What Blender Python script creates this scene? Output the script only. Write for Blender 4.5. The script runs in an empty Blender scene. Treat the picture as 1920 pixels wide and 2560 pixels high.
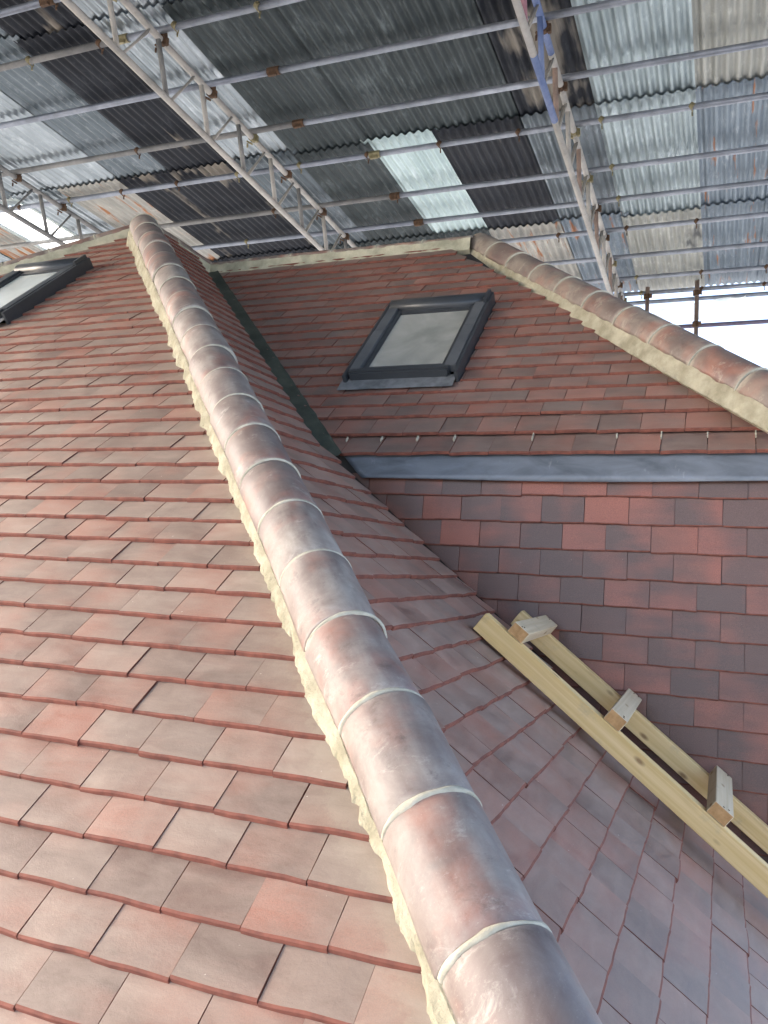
import bpy, bmesh, math, random
import numpy as np
from mathutils import Vector, Matrix, noise

random.seed(7)
rng = random.Random(11)
sc = bpy.context.scene
COL = sc.collection
R = math.radians

# ------------------------------------------------------------------ camera
CR = Vector((0.9268, 0.3730, 0.0447)); CU = Vector((-0.0201, -0.0696, 0.9974)); CB = Vector((0.3751, -0.9252, -0.0570))
cam = bpy.data.cameras.new('camera'); camo = bpy.data.objects.new('camera', cam); COL.objects.link(camo)
camo.matrix_world = Matrix(((CR.x, CU.x, CB.x, 0), (CR.y, CU.y, CB.y, 0), (CR.z, CU.z, CB.z, 0), (0, 0, 0, 1)))
cam.sensor_fit = 'VERTICAL'; cam.sensor_height = 36; cam.sensor_width = 27
cam.lens = 2100 / 2560 * 36
cam.clip_start = 0.05; cam.clip_end = 2000
sc.camera = camo

# ------------------------------------------------------------------ world, sun, exposure
SUN_DIR = Vector((-0.79, -0.20, 0.58)).normalized()      # towards the sun
w = bpy.data.worlds.new('World'); sc.world = w; w.use_nodes = True
wn = w.node_tree.nodes; wl = w.node_tree.links
bg = wn['Background']; sky = wn.new('ShaderNodeTexSky'); sky.sky_type = 'NISHITA'; sky.sun_disc = False
sky.sun_elevation = math.asin(SUN_DIR.z); sky.sun_rotation = math.atan2(SUN_DIR.x, SUN_DIR.y)
sky.air_density = 0.75; sky.dust_density = 4.5; sky.ozone_density = 0.4
wl.new(sky.outputs[0], bg.inputs[0]); bg.inputs[1].default_value = 0.15
sl = bpy.data.lights.new('sun', 'SUN'); so = bpy.data.objects.new('sun', sl); COL.objects.link(so)
sl.energy = 0.6; sl.angle = R(35); sl.color = (1.0, 0.96, 0.90)
so.rotation_euler = SUN_DIR.to_track_quat('Z', 'Y').to_euler(); so.location = (-6, -5, 12)
sc.view_settings.view_transform = 'Standard'; sc.view_settings.look = 'None'
sc.view_settings.exposure = 2.85; sc.view_settings.gamma = 1.0; sc.view_settings.use_curve_mapping = False
sc.render.engine = 'CYCLES'
sc.cycles.use_denoising = True
sc.cycles.max_bounces = 8; sc.cycles.diffuse_bounces = 5; sc.cycles.glossy_bounces = 4; sc.cycles.transmission_bounces = 6
sc.cycles.sample_clamp_indirect = 6.0

def project(p):
    d = -(p.x * CB.x + p.y * CB.y + p.z * CB.z)
    if d < 0.05: return None
    return (960 + 2100 * p.dot(CR) / d, 1280 - 2100 * p.dot(CU) / d, d)

# ------------------------------------------------------------------ helpers
def tag(o, label=None, cat=None, group=None, kind=None):
    if label: o['label'] = label
    if cat:
        o['category'] = cat; o['kind'] = 'thing'
    if group: o['group'] = group
    if kind: o['kind'] = kind
    return o

def empty(name, loc=(0, 0, 0)):
    o = bpy.data.objects.new(name, None); COL.objects.link(o); o.location = loc; o.empty_display_size = .1
    return o

def link_mesh(name, me, parent=None):
    o = bpy.data.objects.new(name, me); COL.objects.link(o)
    if parent is not None:
        o.parent = parent
        o.matrix_parent_inverse = Matrix.Translation(-(parent.location if parent.parent is None else parent.parent.location * 0))
    return o

def mesh(name, verts, faces, mats, parent=None, smooth=False, mi=None):
    me = bpy.data.meshes.new(name)
    me.from_pydata([tuple(v) for v in verts], [], faces)
    for m in (mats if isinstance(mats, (list, tuple)) else [mats]): me.materials.append(m)
    if mi is not None: me.polygons.foreach_set('material_index', mi)
    if smooth: me.polygons.foreach_set('use_smooth', [True] * len(me.polygons))
    me.update()
    return link_mesh(name, me, parent)

class MB:
    def __init__(s): s.v = []; s.f = []
    def add(s, vs, fs):
        b = len(s.v); s.v += [Vector(v) for v in vs]; s.f += [tuple(i + b for i in f) for f in fs]
    def box(s, c, ax, ay, az, hx, hy, hz):
        c = Vector(c); ax = Vector(ax).normalized() * hx; ay = Vector(ay).normalized() * hy; az = Vector(az).normalized() * hz
        vs = [c + i * ax + j * ay + k * az for k in (-1, 1) for j in (-1, 1) for i in (-1, 1)]
        s.add(vs, [(0, 2, 3, 1), (4, 5, 7, 6), (0, 1, 5, 4), (2, 6, 7, 3), (0, 4, 6, 2), (1, 3, 7, 5)])
    def tube(s, a, b, r, n=12, r2=None):
        a = Vector(a); b = Vector(b); d = (b - a).normalized()
        t = Vector((0, 0, 1)) if abs(d.z) < .9 else Vector((1, 0, 0))
        x = d.cross(t).normalized(); y = d.cross(x)
        r2 = r if r2 is None else r2
        vs = []
        for p, rr in ((a, r), (b, r2)):
            vs += [p + rr * (math.cos(2 * math.pi * i / n) * x + math.sin(2 * math.pi * i / n) * y) for i in range(n)]
        fs = [(i, (i + 1) % n, n + (i + 1) % n, n + i) for i in range(n)]
        fs += [tuple(range(n))[::-1], tuple(range(n, 2 * n))]
        s.add(vs, fs)
    def build(s, name, mat, parent=None, bevel=0, smooth=False):
        me = bpy.data.meshes.new(name); me.from_pydata([tuple(v) for v in s.v], [], s.f)
        bm = bmesh.new(); bm.from_mesh(me)
        bmesh.ops.recalc_face_normals(bm, faces=bm.faces)
        if bevel:
            es = [e for e in bm.edges if e.is_manifold and e.calc_face_angle(0) > .6]
            bmesh.ops.bevel(bm, geom=es, offset=bevel, segments=2, affect='EDGES', clamp_overlap=True)
        bm.to_mesh(me); bm.free()
        me.materials.append(mat)
        if smooth:
            me.polygons.foreach_set('use_smooth', [len(p.vertices) == 4 for p in me.polygons])
        me.update()
        return link_mesh(name, me, parent)

# ------------------------------------------------------------------ materials
def nt(name):
    m = bpy.data.materials.new(name); m.use_nodes = True
    return m, m.node_tree.nodes, m.node_tree.links, m.node_tree.nodes['Principled BSDF']

def N(nodes, typ, **kw):
    n = nodes.new(typ)
    for k, v in kw.items():
        if k.startswith('i_'): n.inputs[k[2:]].default_value = v
        else: setattr(n, k, v)
    return n

def mixc(nodes, links, fac, a, b, blend='MIX'):
    n = nodes.new('ShaderNodeMix'); n.data_type = 'RGBA'; n.blend_type = blend
    for s, v in ((n.inputs[0], fac), (n.inputs[6], a), (n.inputs[7], b)):
        if hasattr(v, 'is_output') or isinstance(v, bpy.types.NodeSocket): links.new(v, s)
        elif isinstance(v, (int, float)): s.default_value = v
        else: s.default_value = (*v, 1)
    return n.outputs[2]

def ramp(nodes, links, src, stops, interp='LINEAR'):
    n = nodes.new('ShaderNodeValToRGB'); n.color_ramp.interpolation = interp
    e = n.color_ramp.elements
    while len(e) < len(stops): e.new(.5)
    for k, (p, c) in enumerate(stops):
        e[k].position = p; e[k].color = (c, c, c, 1) if isinstance(c, (int, float)) else (*c, 1)
    links.new(src, n.inputs[0])
    return n.outputs[0]

def math_(nodes, links, op, a, b=None):
    n = nodes.new('ShaderNodeMath'); n.operation = op
    for s, v in ((n.inputs[0], a), (n.inputs[1], b)):
        if v is None: continue
        if isinstance(v, (int, float)): s.default_value = v
        else: links.new(v, s)
    return n.outputs[0]

def noise_(nodes, links, vec, scale, detail=4, rough=.55, dist=0, w=None):
    n = nodes.new('ShaderNodeTexNoise'); n.inputs['Scale'].default_value = scale; n.inputs['Detail'].default_value = detail
    n.inputs['Roughness'].default_value = rough; n.inputs['Distortion'].default_value = dist
    if vec is not None: links.new(vec, n.inputs['Vector'])
    return n.outputs[0]

def objvec(nodes, links, scale=(1, 1, 1)):
    tc = nodes.new('ShaderNodeTexCoord'); oi = nodes.new('ShaderNodeObjectInfo')
    ml = nodes.new('ShaderNodeVectorMath'); ml.operation = 'MULTIPLY'; ml.inputs[1].default_value = scale
    links.new(tc.outputs['Object'], ml.inputs[0])
    cb = nodes.new('ShaderNodeCombineXYZ')
    for i, k in enumerate((137., 71., 53.)):
        links.new(math_(nodes, links, 'MULTIPLY', oi.outputs['Random'], k), cb.inputs[i])
    ad = nodes.new('ShaderNodeVectorMath'); ad.operation = 'ADD'
    links.new(ml.outputs[0], ad.inputs[0]); links.new(cb.outputs[0], ad.inputs[1])
    return ad.outputs[0], oi.outputs['Random'], tc

def scalevec(nodes, links, vec, scale):
    ml = nodes.new('ShaderNodeVectorMath'); ml.operation = 'MULTIPLY'; ml.inputs[1].default_value = scale
    links.new(vec, ml.inputs[0]); return ml.outputs[0]

def bump(nodes, links, b, h, strength, dist):
    n = nodes.new('ShaderNodeBump'); n.inputs['Strength'].default_value = strength; n.inputs['Distance'].default_value = dist
    links.new(h, n.inputs['Height']); links.new(n.outputs[0], b.inputs['Normal'])

HIP_N = Vector((-1, -1, 0)).normalized()     # plan normal of the near hip, towards slope A
def tile_mat(name, dust, red, dark, smear=0.0, rough=.5, dust_col=(.50, .44, .38), lat=.03):
    m, n, l, b = nt(name)
    vec, rnd, tc = objvec(n, l)
    big = noise_(n, l, vec, 4.2, 2, .45)
    streak = noise_(n, l, scalevec(n, l, vec, (5, 26, 5)), 1.0, 4, .6)
    fine = noise_(n, l, vec, 160, 4, .7)
    # burnt flashing over a red clay body
    wn_ = n.new('ShaderNodeTexWhiteNoise'); wn_.noise_dimensions = '1D'; l.new(rnd, wn_.inputs['W'])
    base = ramp(n, l, wn_.outputs['Value'], [(0, (.092, .054, .047)), (.22, (.118, .062, .050)), (.42, (.088, .052, .045)), (.6, (.130, .064, .050)), (.78, (.098, .054, .046)), (.92, (.16, .068, .048)), (1, (.215, .080, .053))])
    thr = math_(n, l, 'ADD', math_(n, l, 'MULTIPLY', big, 1.0), math_(n, l, 'MULTIPLY', streak, .28))
    thr = math_(n, l, 'ADD', thr, math_(n, l, 'MULTIPLY', math_(n, l, 'SUBTRACT', wn_.outputs['Value'], .5), .20))
    fr = ramp(n, l, thr, [(.62 - red, 0), (.95 - red * .5, 1)])
    col = mixc(n, l, fr, base, (.26, .085, .056))
    fd = ramp(n, l, math_(n, l, 'ADD', big, math_(n, l, 'MULTIPLY', streak, .2)), [(.40, 1), (.70, 0)])
    col = mixc(n, l, math_(n, l, 'MULTIPLY', fd, dark), col, (.072, .046, .040))
    grit = ramp(n, l, noise_(n, l, vec, 420, 2, .6), [(.35, .72), (.65, 1.28)])
    col = mixc(n, l, .75, col, grit, 'MULTIPLY')
    col = mixc(n, l, math_(n, l, 'MULTIPLY', fine, .35), col, (.5, .42, .36), 'SOFT_LIGHT')
    geo = n.new('ShaderNodeNewGeometry')
    # worked-in cement dust, in sweeps
    d1 = noise_(n, l, scalevec(n, l, geo.outputs['Position'], (1.0, 1.6, 1.6)), 2.6, 6, .62, 1.2)
    d2 = noise_(n, l, scalevec(n, l, vec, (8, 22, 8)), 1.0, 5, .65, .6)
    dm = math_(n, l, 'ADD', math_(n, l, 'MULTIPLY', d1, .48), math_(n, l, 'MULTIPLY', d2, .48))
    dm = math_(n, l, 'ADD', dm, math_(n, l, 'MULTIPLY', math_(n, l, 'FRACT', math_(n, l, 'MULTIPLY', rnd, 17.3)), .13))
    df = math_(n, l, 'MULTIPLY', ramp(n, l, dm, [(.34, .22), (.80, 1)]), dust)
    col = mixc(n, l, df, col, dust_col)
    spk = noise_(n, l, geo.outputs['Position'], 85, 2, .5)
    col = mixc(n, l, math_(n, l, 'MULTIPLY', ramp(n, l, spk, [(.765, 0), (.80, 1)]), min(.7, dust + .15)), col, (.62, .58, .5))
    if smear:
        dp = n.new('ShaderNodeVectorMath'); dp.operation = 'DOT_PRODUCT'; dp.inputs[1].default_value = HIP_N
        l.new(geo.outputs['Position'], dp.inputs[0])
        dist = math_(n, l, 'ADD', dp.outputs['Value'], 1.0152 / math.sqrt(2) - lat)
        sn = noise_(n, l, geo.outputs['Position'], 9, 5, .7)
        sm = math_(n, l, 'ADD', dist, math_(n, l, 'MULTIPLY', math_(n, l, 'SUBTRACT', sn, .5), -.22))
        sf = ramp(n, l, sm, [(.10, smear), (.122, smear * .35), (.20, 0)])
        col = mixc(n, l, sf, col, (.48, .44, .33))
    l.new(col, b.inputs['Base Color'])
    b.inputs['Roughness'].default_value = rough; b.inputs['Specular IOR Level'].default_value = .45
    l.new(ramp(n, l, math_(n, l, 'ADD', df, math_(n, l, 'MULTIPLY', fine, .2)), [(0, rough - .08), (.7, min(1, rough + .25))]), b.inputs['Roughness'])
    bump(n, l, b, math_(n, l, 'ADD', fine, math_(n, l, 'MULTIPLY', big, 1.2)), .35, .0015)
    return m

def flat_mat(name, c1, c2, scale=6, rough=.8, metal=0, bumpd=0, bscale=None, spec=.4, detail=5, contrast=(.35, .65)):
    m, n, l, b = nt(name)
    vec, rnd, tc = objvec(n, l)
    f = ramp(n, l, noise_(n, l, vec, scale, detail, .6), [(contrast[0], 0), (contrast[1], 1)])
    l.new(mixc(n, l, f, c1, c2), b.inputs['Base Color'])
    b.inputs['Roughness'].default_value = rough; b.inputs['Metallic'].default_value = metal; b.inputs['Specular IOR Level'].default_value = spec
    if bumpd: bump(n, l, b, noise_(n, l, vec, bscale or scale * 5, 5, .65), .8, bumpd)
    return m

M = {}
M['tileA'] = tile_mat('tile_dusty', .86, .06, .5, smear=.2, rough=.36, dust_col=(.375, .302, .245), lat=.03)
M['tileB'] = tile_mat('tile_dusty_side', .78, .09, .4, smear=0, rough=.40, dust_col=(.43, .325, .265))
M['tileC'] = tile_mat('tile_cleaner', .62, .08, .5, rough=.42, dust_col=(.31, .25, .215))
M['tileW'] = tile_mat('tile_hung', .04, .03, .42, rough=.40)
M['tileO'] = tile_mat('tile_orange', .05, .42, .12, rough=.45)
M['clay'] = flat_mat('raw_clay_edge', (.125, .045, .033), (.21, .075, .052), 30, .85)
M['mortar'] = flat_mat('cream_mortar', (.27, .25, .175), (.43, .40, .30), 14, .95, 0, .010, 90)
M['mortar_old'] = flat_mat('grey_cream_mortar', (.26, .26, .19), (.52, .49, .37), 7, .92, 0, .005, 50)
M['joint'] = flat_mat('joint_mortar', (.33, .315, .25), (.47, .45, .37), 24, .92, 0, .004, 80)
M['valley'] = flat_mat('valley_mortar', (.035, .042, .032), (.075, .085, .065), 8, .85, 0, .003, 60)
M['underlay'] = flat_mat('roofing_felt', (.03, .03, .032), (.05, .05, .05), 5, .9)

def hip_mat(name, dustcol, dust, red):
    m, n, l, b = nt(name)
    vec, rnd, tc = objvec(n, l)
    big = noise_(n, l, vec, 5, 4, .55)
    brush = noise_(n, l, scalevec(n, l, vec, (22, 5, 12)), 1, 4, .55, .3)
    wipe = noise_(n, l, vec, 7, 9, .72, .5)
    base = mixc(n, l, ramp(n, l, big, [(.54 - red, 0), (.72 - red, 1)]), (.098, .060, .057), (.23, .078, .054))
    base = mixc(n, l, ramp(n, l, noise_(n, l, vec, 8, 3, .5), [(.5, 0), (.66, .6)]), base, (.10, .07, .075))
    f = math_(n, l, 'ADD', math_(n, l, 'MULTIPLY', brush, .5), math_(n, l, 'MULTIPLY', wipe, .8))
    pv = math_(n, l, 'ADD', .6, math_(n, l, 'MULTIPLY', math_(n, l, 'FRACT', math_(n, l, 'MULTIPLY', rnd, 7.7)), .6))
    df = math_(n, l, 'MULTIPLY', math_(n, l, 'MULTIPLY', ramp(n, l, f, [(.48, .18), (.64, .5), (.80, .9)]), dust), pv)
    # dried grout haze at each end of the tile
    sp = n.new('ShaderNodeSeparateXYZ'); l.new(tc.outputs['Object'], sp.inputs[0])
    e = math_(n, l, 'ABSOLUTE', sp.outputs['Y'])
    e = math_(n, l, 'ADD', e, math_(n, l, 'MULTIPLY', math_(n, l, 'SUBTRACT', wipe, .5), .10))
    ef = ramp(n, l, e, [(.095, 0), (.125, .35), (.14, .75)])
    df = math_(n, l, 'MAXIMUM', df, ef)
    col = mixc(n, l, df, base, dustcol)
    # hand-wiped grout: broken, patchy smears
    sm1 = noise_(n, l, scalevec(n, l, vec, (9, 14, 9)), 1.0, 8, .78, .4)
    col = mixc(n, l, ramp(n, l, sm1, [(.56, 0), (.66, .55)]), col, dustcol)
    dk = noise_(n, l, vec, 13, 8, .75, .3)
    col = mixc(n, l, ramp(n, l, dk, [(.57, 0), (.70, .6)]), col, (.07, .052, .05))
    fine = noise_(n, l, vec, 300, 4, .75)
    col = mixc(n, l, math_(n, l, 'MULTIPLY', ramp(n, l, fine, [(.62, 0), (.75, 1)]), .25), col, (.7, .68, .62))
    l.new(col, b.inputs['Base Color'])
    l.new(ramp(n, l, df, [(0, .42), (.6, .72)]), b.inputs['Roughness']); b.inputs['Specular IOR Level'].default_value = .5
    bump(n, l, b, math_(n, l, 'ADD', fine, brush), .3, .0012)
    return m
M['hip'] = hip_mat('hip_tile_hazed', (.40, .375, .335), .70, .05)
M['hipC'] = hip_mat('hip_tile_warm', (.42, .38, .31), .6, .05)

def lead_mat():
    m, n, l, b = nt('lead_sheet')
    tc = n.new('ShaderNodeTexCoord'); v = tc.outputs['Object']
    a = noise_(n, l, scalevec(n, l, v, (3, 3, 9)), 1.5, 6, .6, 1.0)
    col = mixc(n, l, ramp(n, l, a, [(.3, 0), (.7, 1)]), (.11, .125, .145), (.21, .235, .27))
    st = noise_(n, l, scalevec(n, l, v, (22, 22, 1.2)), 1.0, 4, .6)
    col = mixc(n, l, ramp(n, l, st, [(.66, 0), (.8, .35)]), col, (.55, .56, .56))
    sp = noise_(n, l, v, 14, 6, .7, .5)
    col = mixc(n, l, ramp(n, l, sp, [(.68, 0), (.78, .3)]), col, (.5, .51, .5))
    l.new(col, b.inputs['Base Color']); b.inputs['Metallic'].default_value = .35
    l.new(ramp(n, l, a, [(.3, .38), (.7, .6)]), b.inputs['Roughness'])
    bump(n, l, b, noise_(n, l, scalevec(n, l, v, (9, 9, 20)), 1.2, 5, .6), .5, .003)
    return m
M['lead'] = lead_mat()
M['lead_flat'] = flat_mat('window_apron_lead', (.12, .13, .14), (.24, .25, .26), 14, .5, .3, .002, 30)
M['frame'] = flat_mat('charcoal_aluminium', (.045, .050, .056), (.055, .061, .068), 5, .35, .2)
M['frame_lighter'] = flat_mat('charcoal_aluminium_lighter', (.075, .082, .090), (.105, .112, .12), 6, .45, .1)  # lighter charcoal for the side covers
M['gasket'] = flat_mat('black_rubber', (.012, .012, .012), (.02, .02, .02), 20, .6)

def glass_mat(name, c1, c2):  # pale film colour that also paints in the blurred roof reflection
    m, n, l, b = nt(name)
    tc = n.new('ShaderNodeTexCoord'); v = tc.outputs['Object']
    f = noise_(n, l, scalevec(n, l, v, (4, 2.4, 4)), 1, 5, .55, .6)
    l.new(mixc(n, l, ramp(n, l, f, [(.3, 0), (.72, 1)]), c1, c2), b.inputs['Base Color'])
    b.inputs['Roughness'].default_value = .08; b.inputs['Specular IOR Level'].default_value = .8
    b.inputs['Coat Weight'].default_value = .6; b.inputs['Coat Roughness'].default_value = .05
    return m
M['glassC'] = glass_mat('film_reflection_glass', (.24, .245, .225), (.40, .40, .365))
M['glassA'] = glass_mat('film_reflection_glass_pale', (.55, .60, .58), (.72, .76, .74))

def wood_mat(name, c1, c2):
    m, n, l, b = nt(name)
    vec, rnd, tc = objvec(n, l)
    g = noise_(n, l, scalevec(n, l, vec, (1.6, 60, 60)), 1, 5, .6, .5)
    g2 = noise_(n, l, scalevec(n, l, vec, (3, 14, 14)), 1, 3, .5, .8)
    col = mixc(n, l, ramp(n, l, g, [(.35, 0), (.68, 1)]), c1, c2)
    col = mixc(n, l, ramp(n, l, g2, [(.55, 0), (.75, .55)]), col, (.40, .27, .13))
    vo = n.new('ShaderNodeTexVoronoi'); vo.inputs['Scale'].default_value = 1.0; l.new(scalevec(n, l, vec, (7, 16, 16)), vo.inputs['Vector'])
    col = mixc(n, l, ramp(n, l, vo.outputs['Distance'], [(.06, .85), (.17, 0)]), col, (.22, .12, .05))
    stn = noise_(n, l, vec, 11, 5, .65)
    col = mixc(n, l, ramp(n, l, stn, [(.58, 0), (.75, .4)]), col, (.30, .27, .2))
    l.new(col, b.inputs['Base Color']); b.inputs['Roughness'].default_value = .72
    bump(n, l, b, g, .4, .001)
    return m
M['wood'] = wood_mat('sawn_pine', (.60, .415, .17), (.74, .555, .285))
M['wood_grey'] = wood_mat('weathered_pine', (.50, .40, .26), (.62, .52, .37))
M['endgrain'] = flat_mat('pine_end_grain', (.36, .20, .08), (.52, .31, .14), 40, .85, 0, .001, 120)

def steel_mat(name, c1, c2, metal=.55, rough=.42):
    m, n, l, b = nt(name)
    vec, rnd, tc = objvec(n, l)
    f = noise_(n, l, scalevec(n, l, vec, (2.2, 2.2, 2.2)), 2.0, 6, .65)
    col = mixc(n, l, ramp(n, l, f, [(.35, 0), (.65, 1)]), c1, c2)
    f2 = noise_(n, l, vec, 30, 5, .7)
    col = mixc(n, l, ramp(n, l, f2, [(.62, 0), (.74, .5)]), col, (.16, .13, .10))
    l.new(col, b.inputs['Base Color']); b.inputs['Metallic'].default_value = metal
    l.new(ramp(n, l, f2, [(.3, rough - .08), (.7, rough + .2)]), b.inputs['Roughness'])
    bump(n, l, b, f2, .25, .001)
    return m
M['tube'] = steel_mat('galvanised_tube', (.17, .19, .22), (.29, .32, .37))
M['tube_dull'] = steel_mat('dull_tube', (.13, .135, .135), (.23, .23, .22), .3, .6)
M['beam'] = steel_mat('pale_beam_steel', (.26, .255, .235), (.40, .385, .355), .15, .55)
M['beam_brown'] = steel_mat('brown_brace', (.16, .12, .10), (.30, .22, .18), .1, .7)
M['blue'] = steel_mat('blue_paint', (.07, .11, .24), (.14, .19, .33), 0, .55)
M['mauve'] = steel_mat('mauve_tube', (.10, .085, .13), (.17, .145, .20), .2, .55)
M['maroon'] = steel_mat('maroon_paint', (.22, .10, .13), (.30, .16, .19), 0, .6)
M['redpaint'] = steel_mat('red_paint', (.45, .05, .06), (.5, .12, .1), 0, .6)
M['rust'] = flat_mat('rusty_coupler', (.055, .034, .022), (.12, .07, .04), 40, .85, .2, .002, 120)
M['brass'] = flat_mat('plated_coupler', (.17, .15, .08), (.27, .24, .14), 40, .5, .5, .002, 120)

def sheet_mat(name, c1, c2, c3, patch=None, plev=.60, metal=.25, rough=.5, rust=0):
    m, n, l, b = nt(name)
    vec, rnd, tc = objvec(n, l)
    st = noise_(n, l, scalevec(n, l, vec, (16, 1.1, 1)), 1, 6, .62, .3)
    bl = noise_(n, l, scalevec(n, l, vec, (2.5, 1.6, 1)), 1.4, 5, .6, .6)
    col = mixc(n, l, ramp(n, l, math_(n, l, 'ADD', math_(n, l, 'MULTIPLY', st, .6), math_(n, l, 'MULTIPLY', bl, .4)), [(.36, 0), (.62, 1)]), c1, c2)
    sp = noise_(n, l, scalevec(n, l, vec, (30, 7, 1)), 1, 6, .72, .5)
    col = mixc(n, l, ramp(n, l, math_(n, l, 'ADD', math_(n, l, 'MULTIPLY', sp, .6), math_(n, l, 'MULTIPLY', bl, .4)), [(.54, 0), (.68, .8)]), col, c3)
    if patch:
        pn = noise_(n, l, scalevec(n, l, vec, (2.6, 1.0, 1)), 1.0, 4, .5, .2)
        pn = math_(n, l, 'ADD', pn, math_(n, l, 'MULTIPLY', math_(n, l, 'SUBTRACT', st, .5), .25))
        col = mixc(n, l, ramp(n, l, pn, [(plev, 0), (plev + .07, .85)]), col, patch)
    if rust:
        rn = noise_(n, l, scalevec(n, l, vec, (22, 1.5, 1)), 1, 5, .6)
        rn = math_(n, l, 'ADD', math_(n, l, 'MULTIPLY', rn, .75), math_(n, l, 'MULTIPLY', bl, .25))
        col = mixc(n, l, ramp(n, l, rn, [(.60 - rust * .08, 0), (.66 - rust * .08, .9)]), col, (.32, .12, .035))
    l.new(col, b.inputs['Base Color']); b.inputs['Metallic'].default_value = metal
    b.inputs['Roughness'].default_value = rough; b.inputs['Specular IOR Level'].default_value = .2
    bump(n, l, b, sp, .3, .002)
    return m
SH = {
 'black': sheet_mat('sheet_bitumen', (.008, .010, .014), (.018, .022, .029), (.045, .052, .061), (.24, .215, .175), .66, 0, .6),
 'black_tan': sheet_mat('sheet_bitumen_peeling', (.008, .010, .014), (.018, .022, .029), (.045, .052, .061), (.22, .20, .165), .57, 0, .6),
 'dark': sheet_mat('sheet_dark_grey', (.027, .036, .038), (.055, .069, .072), (.15, .18, .185), None, .6, .3, .5),
 'mid': sheet_mat('sheet_mid_grey', (.075, .095, .105), (.155, .185, .205), (.34, .38, .40), None, .6, .6, .4),
 'light': sheet_mat('sheet_light_galvanised', (.20, .235, .25), (.37, .415, .44), (.56, .61, .635), None, .6, .75, .34),
 'pale': sheet_mat('sheet_pale_green', (.18, .225, .235), (.33, .395, .41), (.50, .58, .60), None, .6, .6, .36),
 'mint': sheet_mat('sheet_bright_mint', (.34, .44, .44), (.47, .58, .58), (.62, .72, .72), None, .6, .4, .36),
 'blue': sheet_mat('sheet_blue_grey', (.12, .155, .185), (.22, .27, .31), (.40, .45, .49), None, .6, .5, .42, .2),
 'cream': sheet_mat('sheet_cream', (.24, .25, .225), (.38, .39, .355), (.54, .55, .51), (.05, .055, .06), .60, .35, .42),
 'rusty': sheet_mat('sheet_rusty', (.24, .245, .225), (.36, .355, .32), (.5, .49, .44), None, .6, .2, .55, .55),
}
def translucent_sheet():
    m, n, l, b = nt('sheet_clear_plastic')
    tr = n.new('ShaderNodeBsdfTranslucent'); tr.inputs[0].default_value = (.88, .94, .92, 1)
    mx = n.new('ShaderNodeMixShader'); mx.inputs[0].default_value = .75
    b.inputs['Base Color'].default_value = (.8, .85, .84, 1); b.inputs['Roughness'].default_value = .35
    l.new(b.outputs[0], mx.inputs[1]); l.new(tr.outputs[0], mx.inputs[2]); l.new(mx.outputs[0], n['Material Output'].inputs[0])
    return m
SH['clear'] = translucent_sheet()
M['ground'] = flat_mat('yard_ground', (.26, .26, .25), (.38, .38, .37), .6, .95, 0, .02, 3)

# ------------------------------------------------------------------ roof frames (arris planes measured on the courses)
TW = 0.167
pA = R(40.396); gA = .1039; A0 = Vector((-1.5091, 1.5299, -.4379))
pC = R(43.286); gC = .1014; C0 = Vector((-1.5663, 3.3681, .5179))
tB = .8511; pB = math.atan(tB); bB = -.876
W0 = Vector((-1.2563, 3.3151, .2823)); gW = .1051
fA = (Vector((1, 0, 0)), Vector((0, math.cos(pA), math.sin(pA))), Vector((0, -math.sin(pA), math.cos(pA))))
fC = (Vector((1, 0, 0)), Vector((0, math.cos(pC), math.sin(pC))), Vector((0, -math.sin(pC), math.cos(pC))))
fB = (Vector((0, 1, 0)), Vector((-math.cos(pB), 0, math.sin(pB))), Vector((math.sin(pB), 0, math.cos(pB))))
fW = (Vector((1, 0, 0)), Vector((0, 0, 1)), Vector((0, -1, 0)))
def zA(y): return math.tan(pA) * (y - A0.y) + A0.z
def zC(y): return math.tan(pC) * (y - C0.y) + C0.z
def zB(x): return -tB * x + bB
def lat(x):
    q = -x / 3.4
    return .0086 * (1 - q) - .1055 * q + .0486 * q * (1 - q)
U = Vector((-1, 1, tB)).normalized()
SIDE = Vector((1, 1, 0)).normalized()
NRM = SIDE.cross(U); NRM = NRM if NRM.z > 0 else -NRM
def hip_axis(x): return Vector((x, 1.0152 - x, zB(x))) + SIDE * lat(x) - NRM * .016
def liftA(n): return 0.0

# ------------------------------------------------------------------ tiles
TL, TT = .265, .0125
def tile_proto(seed):
    r = random.Random(seed)
    xs = [-.0825, -.041, 0, .041, .0825]
    cam_ = r.uniform(.0005, .0022); tw = r.uniform(-.0012, .0012)
    rows = [(0, -.0022), (.005, 0), (.12, 0), (TL, 0)]
    v = []; f = []; mi = []
    wob = [r.uniform(-.0016, .0016) for _ in xs]
    for j, (y, dz) in enumerate(rows):
        for i, x in enumerate(xs):
            v.append((x + (r.uniform(-.0005, .0005) if i in (0, 4) else 0), y + (wob[i] if j < 2 else 0),
                      dz - cam_ * (abs(x) / .0825) ** 2 + tw * x / .0825 * (1 - y / TL) - .002 * (1 - y / TL) ** 2))
    nx = 5
    for j in range(3):
        for i in range(4):
            f.append((j * nx + i, j * nx + i + 1, (j + 1) * nx + i + 1, (j + 1) * nx + i)); mi.append(1 if j == 0 else 0)
    b0 = len(v)
    for i, x in enumerate(xs): v.append((x, wob[i] - .0005, v[i][2] - TT + .0022))
    b1 = len(v)
    for i, x in enumerate(xs): v.append((x, TL, v[15 + i][2] - TT))
    for i in range(4):
        f.append((b0 + i, b0 + i + 1, i + 1, i)); mi.append(1)
        f.append((b1 + i + 1, b1 + i, 15 + i, 16 + i)); mi.append(1)
        f.append((b0 + i + 1, b0 + i, b1 + i, b1 + i + 1)); mi.append(1)
    f.append((0, 5, 10, 15, b1, b0)); mi.append(1)
    f.append((b0 + 4, b1 + 4, 19, 14, 9, 4)); mi.append(1)
    return v, f, mi
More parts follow.
